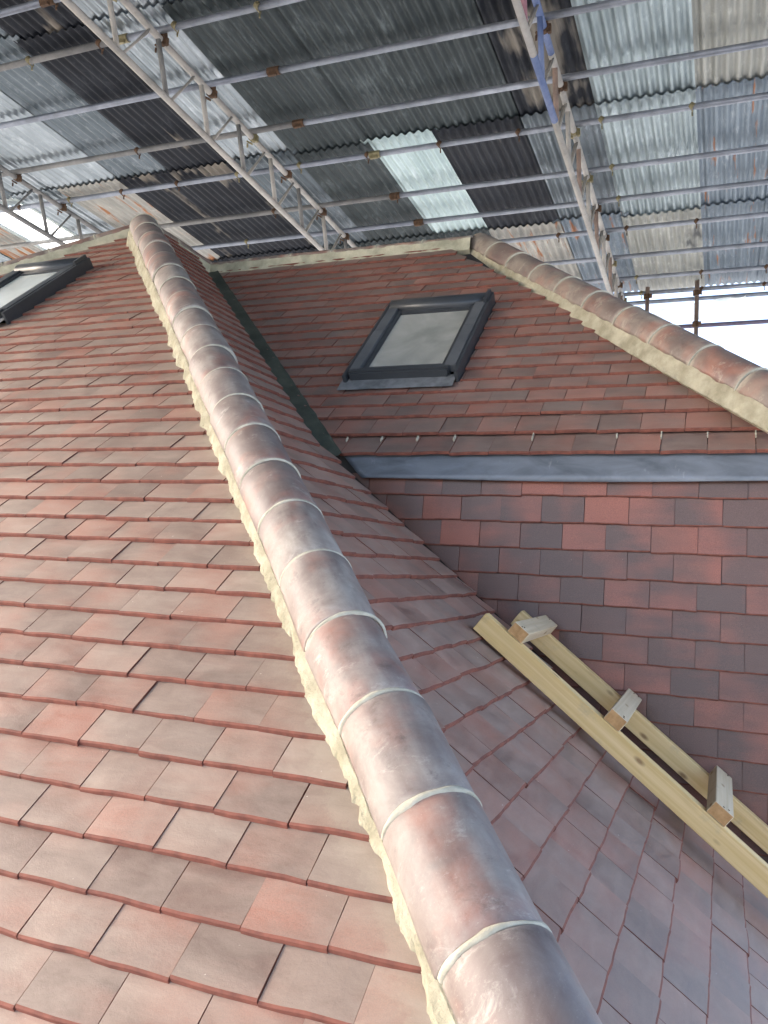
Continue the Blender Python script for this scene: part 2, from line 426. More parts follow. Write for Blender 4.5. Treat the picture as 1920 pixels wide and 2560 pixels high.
PROTO = [tile_proto(s) for s in range(8)]
PROTO_ME = {}
def proto_mesh(k, mat):
    key = (k, mat.name)
    if key not in PROTO_ME:
        v, f, mi = PROTO[k]
        me = bpy.data.meshes.new('tile'); me.from_pydata(v, [], f)
        me.materials.append(mat); me.materials.append(M['clay'])
        me.polygons.foreach_set('material_index', mi); me.update()
        PROTO_ME[key] = me
    return PROTO_ME[key]

class Slope:
    """a field of tiles; collects placements, then makes the ones in view single objects and joins the rest"""
    def __init__(s, frame, mat, g, label, cat, base, name):
        s.ex, s.eu, s.en = frame; s.mat = mat; s.th = math.atan(TT / g * 1.06)
        s.items = []; s.root = empty(name, base); tag(s.root, label, cat); s.clips = []
    def place(s, pos, clips=(), jit=1.0, mat=None):
        ex, eu, en = s.ex, s.eu, s.en
        th = s.th + R(rng.uniform(-.35, .35)) * jit
        ey = eu * math.cos(th) - en * math.sin(th); ez = en * math.cos(th) + eu * math.sin(th)
        a = R(rng.gauss(0, .28)) * jit
        x2 = ex * math.cos(a) + ey * math.sin(a); y2 = ey * math.cos(a) - ex * math.sin(a)
        p = pos + eu * rng.gauss(0, .0013) * jit + en * rng.uniform(-.0012, .0016) * jit + ex * rng.uniform(-.0006, .0006)
        mw = Matrix(((x2.x, y2.x, ez.x, p.x), (x2.y, y2.y, ez.y, p.y), (x2.z, y2.z, ez.z, p.z), (0, 0, 0, 1)))
        s.items.append((mw, list(clips), rng.randrange(8), mat or s.mat))
    def clipped(s, mw, clips, k):
        """returns (status, bmesh): 0 = gone, 1 = untouched, 2 = cut"""
        v, f, mi = PROTO[k]
        W = [mw @ Vector(q) for q in v]
        cut = []
        for co, no in clips:
            d = [(q - co).dot(no) for q in W]
            if min(d) >= 0: return 0, None
            if max(d) > 0: cut.append((co, no))
        if not cut: return 1, None
        bm = bmesh.new()
        bv = [bm.verts.new(q) for q in v]
        for fc, m_ in zip(f, mi):
            nf = bm.faces.new([bv[i] for i in fc]); nf.material_index = m_
        inv = mw.inverted(); i3 = mw.to_3x3().transposed()
        for co, no in cut:
            r = bmesh.ops.bisect_plane(bm, geom=bm.verts[:] + bm.edges[:] + bm.faces[:], plane_co=inv @ co, plane_no=i3 @ no, clear_outer=True, dist=1e-6)
            if not bm.faces: return 0, None
            es = [g for g in r['geom_cut'] if isinstance(g, bmesh.types.BMEdge)]
            try:
                nf = bmesh.ops.edgenet_fill(bm, edges=es)
                for g in nf['faces']: g.material_index = 1
            except Exception: pass
        if sum(q.calc_area() for q in bm.faces) < .004: 
            bm.free(); return 0, None
        return 2, bm
    def finish(s, maxn=300, margin=10):
        scored = []
        for mw, clips, k, mat in s.items:
            c = mw @ Vector((0, .05, 0)); pr = project(c)
            sc_ = 0
            if pr and -margin - 60 < pr[0] < 1920 + margin + 60 and -margin < pr[1] < 2560 + 90: sc_ = 1 / pr[2]
            scored.append((sc_, mw, clips, k, mat))
        scored.sort(key=lambda q: -q[0])
        rest = bmesh.new(); nr = 0; ni = 0
        for sc_, mw, clips, k, mat in scored:
            st, bm = s.clipped(mw, clips, k)
            if st == 0: continue
            if sc_ > 0 and ni < maxn:
                if st == 1: me = proto_mesh(k, mat)
                else:
                    me = bpy.data.meshes.new('tile'); bm.to_mesh(me); bm.free()
                    me.materials.append(mat); me.materials.append(M['clay'])
                o = bpy.data.objects.new('tile', me); COL.objects.link(o); o.parent = s.root
                o.matrix_parent_inverse = Matrix.Translation(-s.root.location); o.matrix_basis = mw
                ni += 1
            else:
                if st == 1:
                    v, f, mi = PROTO[k]
                    bv = [rest.verts.new(mw @ Vector(q)) for q in v]
                    for fc, m_ in zip(f, mi): rest.faces.new([bv[i] for i in fc]).material_index = m_
                else:
                    bm.transform(mw); me = bpy.data.meshes.new('tmp'); bm.to_mesh(me); bm.free(); rest.from_mesh(me); bpy.data.meshes.remove(me)
                nr += 1
        if nr:
            me = bpy.data.meshes.new('outer_tiles'); rest.to_mesh(me); me.materials.append(s.mat); me.materials.append(M['clay'])
            tag(link_mesh('outer_tiles', me, s.root), kind='stuff')
        rest.free()
        print('slope', s.root.name, 'tiles', ni, 'rest', nr)

# ---- ground far below the scaffold
tag(mesh('ground', [(-300, -300, -6), (300, -300, -6), (300, 300, -6), (-300, 300, -6)], [(0, 1, 2, 3)], M['ground']), kind='structure')

# ---- slope A: the hip end that the camera looks up
SA = Slope(fA, M['tileA'], gA, 'dusty red-brown tiled roof slope filling the left side, around the left roof window', 'roof slope', (-1.2, 1.0, -.87), 'tiled_roof_slope')
ca = hip_axis(-.3); cb = hip_axis(-3.3); hd = (cb - ca); hd.z = 0; hd.normalize()
hipn = Vector((hd.y, -hd.x, 0));  hipn = hipn if hipn.dot(SIDE) > 0 else -hipn
APX = Vector((-3.8834, 4.6349, 2.2043))
lhn = Vector((-.4209, .7303, 0)).normalized()
AW = (-4.30, -3.735, 3.50, 4.12)     # x0,x1,y0,y1 of the left roof window on slope A
for n in range(-12, 40):
    off = .5 if n % 2 else 0
    y = A0.y + n * gA * math.cos(pA)
    for c in range(-34, 12):
        cx = A0.x + (c + off + .5) * TW
        if cx < -6.3 or cx + y > 1.45: continue
        if cx - y < -9.6: continue
        pos = Vector((cx, y, zA(y))) + fA[2] * liftA(n) + fA[0] * rng.uniform(-.0005, .0005)
        clips = [(ca - hipn * .05, hipn), (APX + lhn * .03, lhn)]
        ym = y + .05
        if AW[2] - .16 < y < AW[3] - .02:
            if cx < AW[0] + .28 and cx > AW[0] - .09: clips.append((Vector((AW[0], 0, 0)), Vector((1, 0, 0))))
            elif cx > AW[1] - .28 and cx < AW[1] + .09: clips.append((Vector((AW[1], 0, 0)), Vector((-1, 0, 0))))
            if AW[0] + .09 <= cx <= AW[1] - .09 and y > AW[2] - .05: continue
            if y < AW[2] - .05: clips = clips[:2] + ([] if not (AW[0] - .09 < cx < AW[1] + .09) else [(Vector((0, AW[2] + .03, zA(AW[2] + .03))), fA[1])])
        SA.place(pos, clips)
SA.finish()
def plane_sheet(name, pts, mat, parent): return mesh(name, pts, [tuple(range(len(pts)))], mat, parent)
dn = fA[2] * -.055
plane_sheet('underlay', [Vector((-6.2, .55, zA(.55))) + dn, Vector((.46, .55, zA(.55))) + dn, Vector((-3.60, 4.61, zA(4.61))) + dn, Vector((-3.90, 4.63, zA(4.63))) + dn, Vector((-6.2, 3.30, zA(3.30))) + dn], M['underlay'], SA.root)

# ---- slope B: right-hand side, courses run away from the camera to the wall and the valley
SB = Slope(fB, M['tileB'], .104, 'dusty tiled roof slope between the long hip and the tile-hung wall, under the timber ladder', 'roof slope', (.2, 2.3, -1.05), 'tiled_roof_slope')
bx = [-.743 - .0772 * k for k in range(0, 38)][::-1] + [-.667, -.585, -.503, -.420, -.338, -.254, -.174, -.091, -.006, .081, .167, .252, .337, .42, .50, .585]
VN = Vector((.9037, 1, 0)).normalized()
for k, x in enumerate(bx):
    off = .5 if k % 2 else 0
    for c in range(0, 30):
        cy = .30 + (c + off + .5) * TW + (.045 if k % 3 == 1 else -.02 if k % 3 == 2 else 0)
        if cy + x < .75: continue
        if x < -1.55 and cy + .9037 * x > 1.888 + .05: continue
        if cy > 3.35 and x > -1.6: continue
        pos = Vector((x, cy, zB(x)))
        clips = [(ca + hipn * .045, -hipn)]
        if x < -1.56: clips.append((Vector((0, 1.888 - .155, 0)), VN))
        clips.append((Vector((0, 3.225 + rng.uniform(-.012, .012), 0)), Vector((0, 1, 0)))) if x >= -1.56 else None
        clips.append((Vector((-3.60, 4.60, 0)), Vector((-.88, -.47, 0))))
        SB.place(pos, clips, 1.25)
SB.finish()
dn = fB[2] * -.06
plane_sheet('underlay', [Vector((.62, .40, zB(.62))) + dn, Vector((.62, 3.36, zB(.62))) + dn, Vector((-1.6, 3.36, zB(-1.6))) + dn, Vector((-3.40, 4.98, zB(-3.40))) + dn, Vector((-3.6, 4.62, zB(-3.6))) + dn], M['underlay'], SB.root)

# ---- slope C: far slope over the tile-hung wall, with the middle roof window
SC = Slope(fC, M['tileC'], gC, 'cleaner red tiled roof slope above the lead flashing, holding the middle roof window', 'roof slope', (-1.0, 3.34, .47), 'tiled_roof_slope')
CW = (-1.762, -1.160, 3.735, 4.30)
H1 = Vector((.117, 3.487, 0)); H0 = Vector((-.945, 4.355, 0)); hcd = (H0 - H1).normalized(); hcn = Vector((-hcd.y, hcd.x, 0)); hcn = hcn if hcn.x > 0 else -hcn
for n in range(0, 22):
    s_ = n * gC
    if n == 1: s_ = .063
    if n == 0: s_ = -.070
    off = -.5 if n % 2 else 0
    y = C0.y + s_ * math.cos(pC)
    for c in range(-13, 16):
        cx = C0.x + (c + off + .5) * TW
        if cx < (1.888 - y) / .9037 - .2 or cx > .7: continue
        pos = Vector((cx, y, zC(y)))
        if n == 0: pos.z -= .008
        clips = [(Vector((0, 1.888 - .02, 0)), -VN), (H1 - hcn * .0 + hcn * .012, hcn)]
        if y > 4.93: continue
        clips.append((Vector((0, 4.96, 0)), Vector((0, 1, 0))))
        if CW[2] - .15 < y < CW[3] - .03:
            if CW[0] - .09 < cx < CW[0] + .25 and y > CW[2] - .06: clips.append((Vector((CW[0], 0, 0)), Vector((1, 0, 0))))
            elif CW[1] - .25 < cx < CW[1] + .09 and y > CW[2] - .06: clips.append((Vector((CW[1], 0, 0)), Vector((-1, 0, 0))))
            if CW[0] + .09 <= cx <= CW[1] - .09 and y > CW[2] - .06: continue
            if y <= CW[2] - .06 and CW[0] - .09 < cx < CW[1] + .09: clips.append((Vector((0, CW[2] + .04, zC(CW[2] + .04))), fC[1]))
        SC.place(pos, clips)
SC.finish()
dn = fC[2] * -.055
plane_sheet('underlay', [Vector((-1.58, 3.36, zC(3.36))) + dn, Vector((.20, 3.36, zC(3.36))) + dn, Vector((-1.6, 5.03, zC(5.03))) + dn, Vector((-3.42, 5.0, zC(5.0))) + dn], M['underlay'], SC.root)
for c in range(0, 11):
    mb = MB(); p = Vector((C0.x + c * TW, C0.y + .005 * math.cos(pC), zC(C0.y + .005 * math.cos(pC)) - .004)) + fC[1] * .018
    if c in (4, 6): continue
    L_ = rng.uniform(.014, .03)
    mb.box(p, fC[0], fC[1], fC[2], rng.uniform(.002, .0035), L_ / 1.3, .006)
    mb.build('packing_sliver', M['joint'], SC.root, .001)

# ---- tile-hung wall
SW = Slope(fW, M['tileW'], gW, 'dark brindled tile-hung wall below the lead flashing on the right', 'wall', (-.3, 3.4, -1.3), 'tile_hung_wall')
for n in range(-17, 1):
    z = W0.z + n * gW
    off = .5 if n % 2 else 0
    for c in range(-3, 17):
        cx = W0.x + (c + off + .5) * TW
        zb = zB(cx) 
        pos = Vector((cx, W0.y, z))
        if z + .15 < zB(cx + .1) - .05 or cx > .40: continue
        clips = [(Vector((0, 0, zB(0) - .035)), Vector((-math.sin(pB), 0, -math.cos(pB)))), (Vector((0, 0, .372)), Vector((0, 0, 1)))]
        SW.place(pos, clips, .8, M['tileO'] if (n, c) in ((0, 3), (0, 4), (-1, 0), (-2, 1), (-2, 6), (-1, 4)) else None)
SW.finish()
plane_sheet('backing', [Vector((-1.75, 3.375, .46)), Vector((.38, 3.375, .46)), Vector((.38, 3.375, -2.4)), Vector((.1, 3.375, -2.4)), Vector((-1.75, 3.375, .3))], M['underlay'], SW.root)
plane_sheet('return_backing', [Vector((.38, 3.375, .46)), Vector((.38, 8.0, .46)), Vector((.38, 8.0, -2.4)), Vector((.38, 3.375, -2.4))], M['clay'], SW.root)
# slope falling away behind the far hip
pD = math.atan(.80)
fD = (Vector((0, 1, 0)), Vector((-math.cos(pD), 0, math.sin(pD))), Vector((math.sin(pD), 0, math.cos(pD))))
SD = Slope(fD, M['tileC'], gC, 'tiled slope falling away behind the right-hand hip', 'roof slope', (.4, 5.0, .47), 'tiled_roof_slope')
for n in range(0, 23):
    x = .42 - n * gC * math.cos(pD); z = .475 + n * gC * math.sin(pD); off = .5 if n % 2 else 0
    for c in range(0, 22):
        cy = 3.2 + (c + off) * TW
        SD.place(Vector((x, cy, z - .045)), [(H1 + hcn * .13, -hcn)])
SD.finish(0)
plane_sheet('underlay', [Vector((.40, 3.32, .38)), Vector((.40, 6.9, .38)), Vector((-1.40, 6.9, 1.82)), Vector((-1.40, 5.08, 1.82))], M['underlay'], SD.root)

# ---- lead flashing band
def lead_flashing():
    v = []; f = []; nx, nz = 60, 6
    for j in range(nz + 1):
        q = j / nz
        for i in range(nx + 1):
            x0 = -1.60 + .155 * q if True else 0
            x = x0 + (.40 - x0) * i / nx
            z = .488 - (.488 - .343) * q + (.006 * math.sin(x * 3.1) if q > .9 else 0) - .004 * q * (x + 1.5) * 0
            y = 3.366 - .072 * q + .0025 * noise.noise(Vector((x * 3, q * 2, 0))) + .0018 * noise.noise(Vector((x * 14, q * 7, 4)))
            v.append((x, y, z))
    for j in range(nz):
        for i in range(nx):
            a = j * (nx + 1) + i; f.append((a, a + nx + 1, a + nx + 2, a + 1))
    o = mesh('lead_flashing', v, f, M['lead'], None, True)
    md = o.modifiers.new('thick', 'SOLIDIFY'); md.thickness = .003; md.offset = 0
    tag(o, 'blue-grey lead flashing band between the upper tiled slope and the tile-hung wall', 'flashing')
lead_flashing()
def soaker():
    mb = MB(); d = Vector((1, 0, -tB)).normalized(); nB_ = fB[2]
    a = Vector((-1.56, 3.25, zB(-1.56))) - nB_ * .04; b_ = Vector((.62, 3.25, zB(.62))) - nB_ * .04
    mb.box((a + b_) / 2, d, (0, 1, 0), nB_, (b_ - a).length / 2, .055, .002)
    
    o = mb.build('soaker_flashing', M['gasket'])
    tag(o, 'dark soaker strip in the joint where the side slope meets the tile-hung wall', 'flashing')
soaker()

# ---- valley
def valley():
    v = []; f = []; n = 70
    for i in range(n + 1):
        x = -3.36 + (1.80) * i / n
        yv = 1.888 - .9037 * x
        j = .007 * noise.noise(Vector((x * 16, 1, 0))); j2 = .009 * noise.noise(Vector((x * 20, 7, 0)))
        a = Vector((x, yv, zB(x))) - VN * (.165 + j) + Vector((0, 0, -.022))
        b_ = Vector((x, yv, zB(x))) - VN * .085 + Vector((0, 0, -.034))
        c_ = Vector((x, yv, zC(yv))) - VN * (.004 + j2) + Vector((0, 0, -.006))
        d_ = Vector((x, yv, zC(yv))) + VN * (.012 + j2) + Vector((0, 0, .008))
        e_ = d_ + VN * .02 + Vector((0, 0, -.03))
        v += [a, b_, c_, d_, e_]
    for i in range(n):
        for k in range(4):
            p = i * 5 + k; f.append((p, p + 5, p + 6, p + 1))
    tag(mesh('valley_gutter', v, f, M['valley'], None, True), 'grey-green mortared valley channel between the side slope and the far slope', 'valley')
valley()

# ------------------------------------------------------------------ hips and ridges
def half_tile(L, r, rz, thick, a0, a1, seg, seed):
    """half-round tile along local Y, open side down"""
    rr = random.Random(seed); v = []; f = []
    ys = [-L / 2, -L / 2 + .004, -L / 4, 0, L / 4, L / 2 - .004, L / 2]
    sc_ = [1 - .0025 / r, 1, 1, 1, 1, 1, 1 - .0025 / r]
    for j, y in enumerate(ys):
        for i in range(seg + 1):
            a = a0 + (a1 - a0) * i / seg
            w_ = 1 + .004 * math.sin(3 * a + seed)
            v.append((r * sc_[j] * w_ * math.cos(a), y, rz * sc_[j] * w_ * math.sin(a)))
    m = len(v); k = seg + 1
    for j in (0, 6):
        for i in range(seg + 1):
            a = a0 + (a1 - a0) * i / seg
            v.append(((r - thick) * math.cos(a), ys[j], (rz - thick) * math.sin(a)))
    for j in range(6):
        for i in range(seg):
            f.append((j * k + i, j * k + i + 1, (j + 1) * k + i + 1, (j + 1) * k + i))
    for i in range(seg):
        f.append((m + i, m + i + 1, i + 1, i))
        f.append((6 * k + i, 6 * k + i + 1, m + k + i + 1, m + k + i))
        f.append((m + i + 1, m + i, m + k + i, m + k + i + 1))
    f.append((0, m, m + k, 6 * k)[::-1]); f.append((seg, m + seg, m + k + seg, 6 * k + seg))
    # close long sides fully
    f.append(tuple(j * k for j in range(7)) + (m + k, m)); f.append((tuple(j * k + seg for j in range(7)) + (m + k + seg, m + seg))[::-1])
    f = f[:-4] + f[-2:]
    return v, f

def ring(r, rz, a0, a1, wid, h, seed, seg=26):
    rr = random.Random(seed); v = []; f = []
    for i in range(seg + 1):
        a = a0 + (a1 - a0) * i / seg
        wv = wid * (1.05 + .9 * noise.noise(Vector((i * .33, seed * 3.1, 0))) + .35 * noise.noise(Vector((i * 1.3, seed * 1.9, 2)))); off = wid * .5 * noise.noise(Vector((i * .3, seed * 1.7, 5)))
        hh = h * (1 + .4 * noise.noise(Vector((i * .6, seed * 2.3, 9))))
        for y, k in ((-wv, -.004), (-wv * .6, hh * .85), (wv * .1, hh), (wv * .7, hh * .7), (wv, -.004)):
            v.append(((r + k) * math.cos(a), y + off, (rz + k) * math.sin(a)))
    for i in range(seg):
        for k in range(4):
            p = i * 5 + k; f.append((p, p + 1, p + 6, p + 5))
    return v, f

def frame_mat(p, ydir, zhint):
    y = ydir.normalized(); x = y.cross(zhint).normalized(); z = x.cross(y)
    return Matrix(((x.x, y.x, z.x, p.x), (x.y, y.y, z.y, p.y), (x.z, y.z, z.z, p.z), (0, 0, 0, 1)))

def put(name, v, f, mats, mw, parent, smooth=True, mi=None):
    o = mesh(name, v, f, mats, None, smooth, mi)
    o.parent = parent; o.matrix_parent_inverse = Matrix.Translation(-parent.location); o.matrix_basis = mw
    return o

# long near hip -------------------------------------------------
HR = .098
hip = empty('roof_hip', hip_axis(.4)); tag(hip, 'long hazed hip of half-round tiles running from bottom centre to the apex at upper left', 'roof hip')
xj = [-.150 + .1615 * k for k in (3, 2, 1, 0)] + [-.3115 - .1642 * k for k in range(0, 21)]
for k in range(len(xj) - 1):
    p0 = hip_axis(xj[k]); p1 = hip_axis(xj[k + 1]); d = p1 - p0
    mid = (p0 + p1) / 2 + NRM * rng.uniform(-.004, .004) + SIDE * rng.uniform(-.005, .005)
    v, f = half_tile(d.length - .006, HR + rng.uniform(-.0015, .0015), HR, .014, R(-14), R(194), 22, k)
    mw = frame_mat(mid, d + NRM * rng.uniform(-.007, .007) + SIDE * rng.uniform(-.006, .006), NRM)
    o = put('hip_tile', v, f, M['hip'], mw, hip)
    v, f = ring(HR, HR, R(-8), R(188), .0028 if k > 8 else .0058, .0014 if k > 8 else .0024, k)
    put('mortar_joint', v, f, M['joint'], frame_mat(p1, d, NRM), hip)
def hip_bed(sgn, zfun, name, drop, wide):
    v = []; f = []; n = 620; a_, b_ = .32, -3.58
    for i in range(n + 1):
        x = a_ + (b_ - a_) * i / n; p = hip_axis(x); s_ = i * .012
        n1 = noise.noise(Vector((s_ * 2.2, 0, sgn))); n2 = noise.noise(Vector((s_ * 9, 3, sgn))); n3 = noise.noise(Vector((s_ * 28, 8, sgn)))
        q0 = p + SIDE * sgn * (HR - .014) - NRM * .016
        q1 = p + SIDE * sgn * (HR - .001 + .003 * n2) - NRM * (.020 - .004 * n3)
        q2 = p + SIDE * sgn * (HR + .006 + .004 * n1 + .004 * n2) - NRM * .032
        n4 = noise.noise(Vector((s_ * 60, 11, sgn)))
        e = SIDE * sgn * (HR + .010 + .016 * n1 + .014 * n2 + .008 * n3 + .004 * n4)
        q4 = p + e; q4.z = zfun(q4) - .012
        q3 = (q2 + q4) / 2 + NRM * (.004 + .004 * n2)
        v += [q0, q1, q2, q3, q4]
    for i in range(n):
        for k in range(4):
            t_ = i * 5 + k; f.append((t_, t_ + 5, t_ + 6, t_ + 1) if sgn < 0 else (t_, t_ + 1, t_ + 6, t_ + 5))
    return mesh(name, v, f, M['mortar'], hip, False)
def zA_l(q):
    n = (q.y - A0.y) / (gA * math.cos(pA)); return zA(q.y) + liftA(n) / math.cos(pA)
hip_bed(-1, zA_l, 'mortar_bed', 0, 0)
hip_bed(1, lambda q: zB(q.x), 'mortar_bed', 0, 0)

# generic smaller hip / ridge --------------------------------------------
def run(name, label, cat, p0, p1, r, rz, L, bed, mats, jw=.005, zh=Vector((0, 0, 1)), bedmat='mortar', seed=0):
    root = empty(name, p0); tag(root, label, cat)
    d = p1 - p0; n = max(1, round(d.length / L)); 
    for k in range(n):
        a = p0 + d * (k / n); b_ = p0 + d * ((k + 1) / n)
        v, f = half_tile((b_ - a).length - .006, r, rz, .013, R(-4), R(184), 18, seed + k)
        put('hip_tile' if 'hip' in name else 'ridge_tile', v, f, mats, frame_mat((a + b_) / 2 + Vector((0, 0, rng.uniform(-.003, .003))), d + Vector((0, 0, rng.uniform(-.006, .006))), zh), root)
        if k: 
            v, f = ring(r, rz, R(-2), R(182), jw, .0045, seed + k); put('mortar_joint', v, f, M['joint'], frame_mat(a, d, zh), root)
    # bedding mortar: list of cross section offsets as functions of position
    side = d.cross(zh).normalized()
    m = 240
    for sgn, drop, out in bed:
        v = []; f = []
        for i in range(m + 1):
            p = p0 + d * (i / m); s_ = i * d.length / m
            n1 = noise.noise(Vector((s_ * 3, seed, sgn))); n2 = noise.noise(Vector((s_ * 14, seed + 3, sgn))); n3 = noise.noise(Vector((s_ * 40, seed + 5, 1)))
            q0 = p + side * sgn * (r - .014) + zh * .004
            q1 = p + side * sgn * (r - .001 + .003 * n2) + zh * (.002 + .002 * n3)
            q2 = p + side * sgn * (r + out * .35 + .004 * n1) - zh * drop * .35
            q3 = p + side * sgn * (r + out * .7 + .006 * n2) - zh * (drop * .75)
            q4 = p + side * sgn * (r + out + .010 * n2 + .006 * n3) - zh * (drop * 1.02 + .006 * n1)
            q5 = p + side * sgn * (r - .02) - zh * (drop * 1.25)
            v += [q0, q1, q2, q3, q4, q5]
        for i in range(m):
            for k in range(5):
                t_ = i * 6 + k; f.append((t_, t_ + 6, t_ + 7, t_ + 1) if sgn < 0 else (t_, t_ + 1, t_ + 7, t_ + 6))
        mesh('mortar_bed', v, f, M[bedmat], root, False)
    return root

# hip C: falls to the right from the far apex
ch1 = Vector((.144, 3.456, .783)); ch0 = Vector((-1.225, 4.825, 1.914)); cd = (ch0 - ch1).normalized()
cs = cd.cross(Vector((0, 0, 1))).normalized(); cn = cs.cross(cd); cn = cn if cn.z > 0 else -cn
top = ch0 + cd * .37 - cn * .098; bot = ch1 - cd * .27 - cn * .098
run('roof_hip', 'half-round tiled hip on thick cream mortar, falling to the right edge against white sky', 'roof hip', bot, top, .098, .098, .30, [(-1, .070, .015), (1, .070, .015)], M['hipC'], .0022, cn, 'mortar', 40)
# hip at the far left, falling out of the frame
l0 = Vector((-3.86, 4.70, 2.285)); l1 = Vector((-4.634, 4.262, 1.915)); ld = (l0 - l1).normalized()
ls = ld.cross(Vector((0, 0, 1))).normalized(); ln = ls.cross(ld); ln = ln if ln.z > 0 else -ln
run('roof_hip', 'mortared hip dropping from the apex to the left edge, above the left roof window', 'roof hip', l1 - ld * 1.6 - ln * .045, l0 - ln * .045, .09, .05, .32, [(-1, .075, .012), (1, .075, .012)], M['hipC'], .006, ln, 'mortar_old', 60)
# ridge over slope B
run('roof_ridge', 'short mortared ridge running back from the apex to the valley head', 'roof ridge', Vector((-3.74, 4.52, 2.215)), Vector((-3.49, 4.99, 2.03)), .10, .05, .3, [(-1, .09, .012), (1, .09, .012)], M['hipC'], .004, Vector((0, 0, 1)), 'mortar_old', 70)
# ridge over slope C
run('roof_ridge', 'long level ridge with a pale mortar band above the middle roof window', 'roof ridge', Vector((-3.43, 5.035, 2.032)), Vector((-1.50, 5.035, 2.030)), .105, .042, .32, [(-1, .078, .012), (1, .078, .012)], M['hipC'], .004, Vector((0, 0, 1)), 'mortar_old', 80)

# ------------------------------------------------------------------ roof windows
def roof_window(fr, org, wid, hei, label, glass, fcover):
    ex, eu, en = fr
    root = empty('roof_window', org); tag(root, label, 'roof window')
    def P(u, v_, n): return org + ex * u + eu * v_ + en * n
    def bar(name, u0, u1, v0, v1, n0, n1, mat, bev=.003, par=root):
        mb = MB(); mb.box(P((u0 + u1) / 2, (v0 + v1) / 2, (n0 + n1) / 2), ex, eu, en, (u1 - u0) / 2, (v1 - v0) / 2, (n1 - n0) / 2)
        return mb.build(name, mat, par, bev)
    F, FD = M['frame'], M[fcover]
    # upstand / gutter flashing round the opening
    for s_ in (0, 1):
        u = 0 if s_ == 0 else wid
        a, b_ = (u, u + .018) if s_ == 0 else (u - .018, u)
        bar('side_flashing', a, b_, -.02, hei + .03, -.05, .048, F, .002)
        a, b_ = (.020, .078) if s_ == 0 else (wid - .078, wid - .020)
        mid = hei * .56
        bar('side_cover', a, b_, .035, mid, .01, .052, FD, .002)
        bar('side_cover', a, b_, mid + .002, hei - .045, .01, .050, FD, .002)
    mb = MB()
    for u0, u1, v0, v1, n1 in ((.080, .099, .052, hei - .09, .038), (wid - .099, wid - .080, .052, hei - .09, .038), (.0995, wid - .0995, .052, .072, .040), (.0995, wid - .0995, hei - .125, hei - .09, .034)):
        mb.box(P((u0 + u1) / 2, (v0 + v1) / 2, n1 / 2), ex, eu, en, (u1 - u0) / 2, (v1 - v0) / 2, n1 / 2)
    sash = mb.build('sash', F, root, .002)
    # bottom cover, with lip
    bar('bottom_cover', .022, wid - .05, .012, .050, .004, .050, F, .002)
    bar('drip_lip', .030, wid - .058, -.002, .0115, -.004, .044, F, .0015)
    # rounded top hood
    v = []; f = []; sg = 10
    for u in (.026, wid - .030):
        for i in range(sg + 1):
            a = math.pi * i / sg
            v.append(P(u, hei - .040 - .052 * math.cos(a), .02 + .052 * math.sin(a) ** .7))
        v += [P(u, hei + .013, -.02), P(u, hei - .103, .0)]
    k = sg + 3
    for i in range(k): f.append((i, (i + 1) % k, k + (i + 1) % k, k + i))
    f += [tuple(range(k))[::-1], tuple(range(k, 2 * k))]
    mb = MB(); mb.add(v, f); mb.build('top_hood', F, root, .001, True)
    bar('hood_end_cap', wid - .029, wid - .012, hei - .10, hei + .02, -.03, .072, F, .002)
    # glass pane with seal
    bar('seal', .096, wid - .096, .066, hei - .115, .004, .014, M['gasket'], 0, sash)
    g = bar('glass_pane', .101, wid - .101, .074, hei - .127, .015, .026, glass, .001, sash)
    # lead apron on the tiles below, pressed to shape
    v = []; f = []; nu, nv = 24, 4
    for j in range(nv + 1):
        for i in range(nu + 1):
            u = -.015 + (wid + .0) * i / nu; vv = .02 - .105 * j / nv
            v.append(P(u, vv, .010 - .004 * j / nv + .003 * noise.noise(Vector((u * 14, vv * 20, 2)))))
    for j in range(nv):
        for i in range(nu):
            a = j * (nu + 1) + i; f.append((a, a + nu + 1, a + nu + 2, a + 1))
    mesh('apron_flashing', v, f, M['lead_flat'], root, True)
    bar('trough', .0, wid, -.03, hei + .06, -.06, -.045, M['gasket'], 0)
    return root
oc = Vector((CW[0] + .005, CW[2] + .01, zC(CW[2] + .01)))
roof_window(fC, oc, CW[1] - CW[0] - .01, .775, 'charcoal-framed roof window in the middle of the far red slope', M['glassC'], 'frame_lighter')
oa = Vector((AW[0] + .005, AW[2] + .01, zA(AW[2] + .01))) + fA[2] * .01
roof_window(fA, oa, AW[1] - AW[0] - .01, .79, 'charcoal-framed roof window cut by the left edge of the picture', M['glassA'], 'frame')

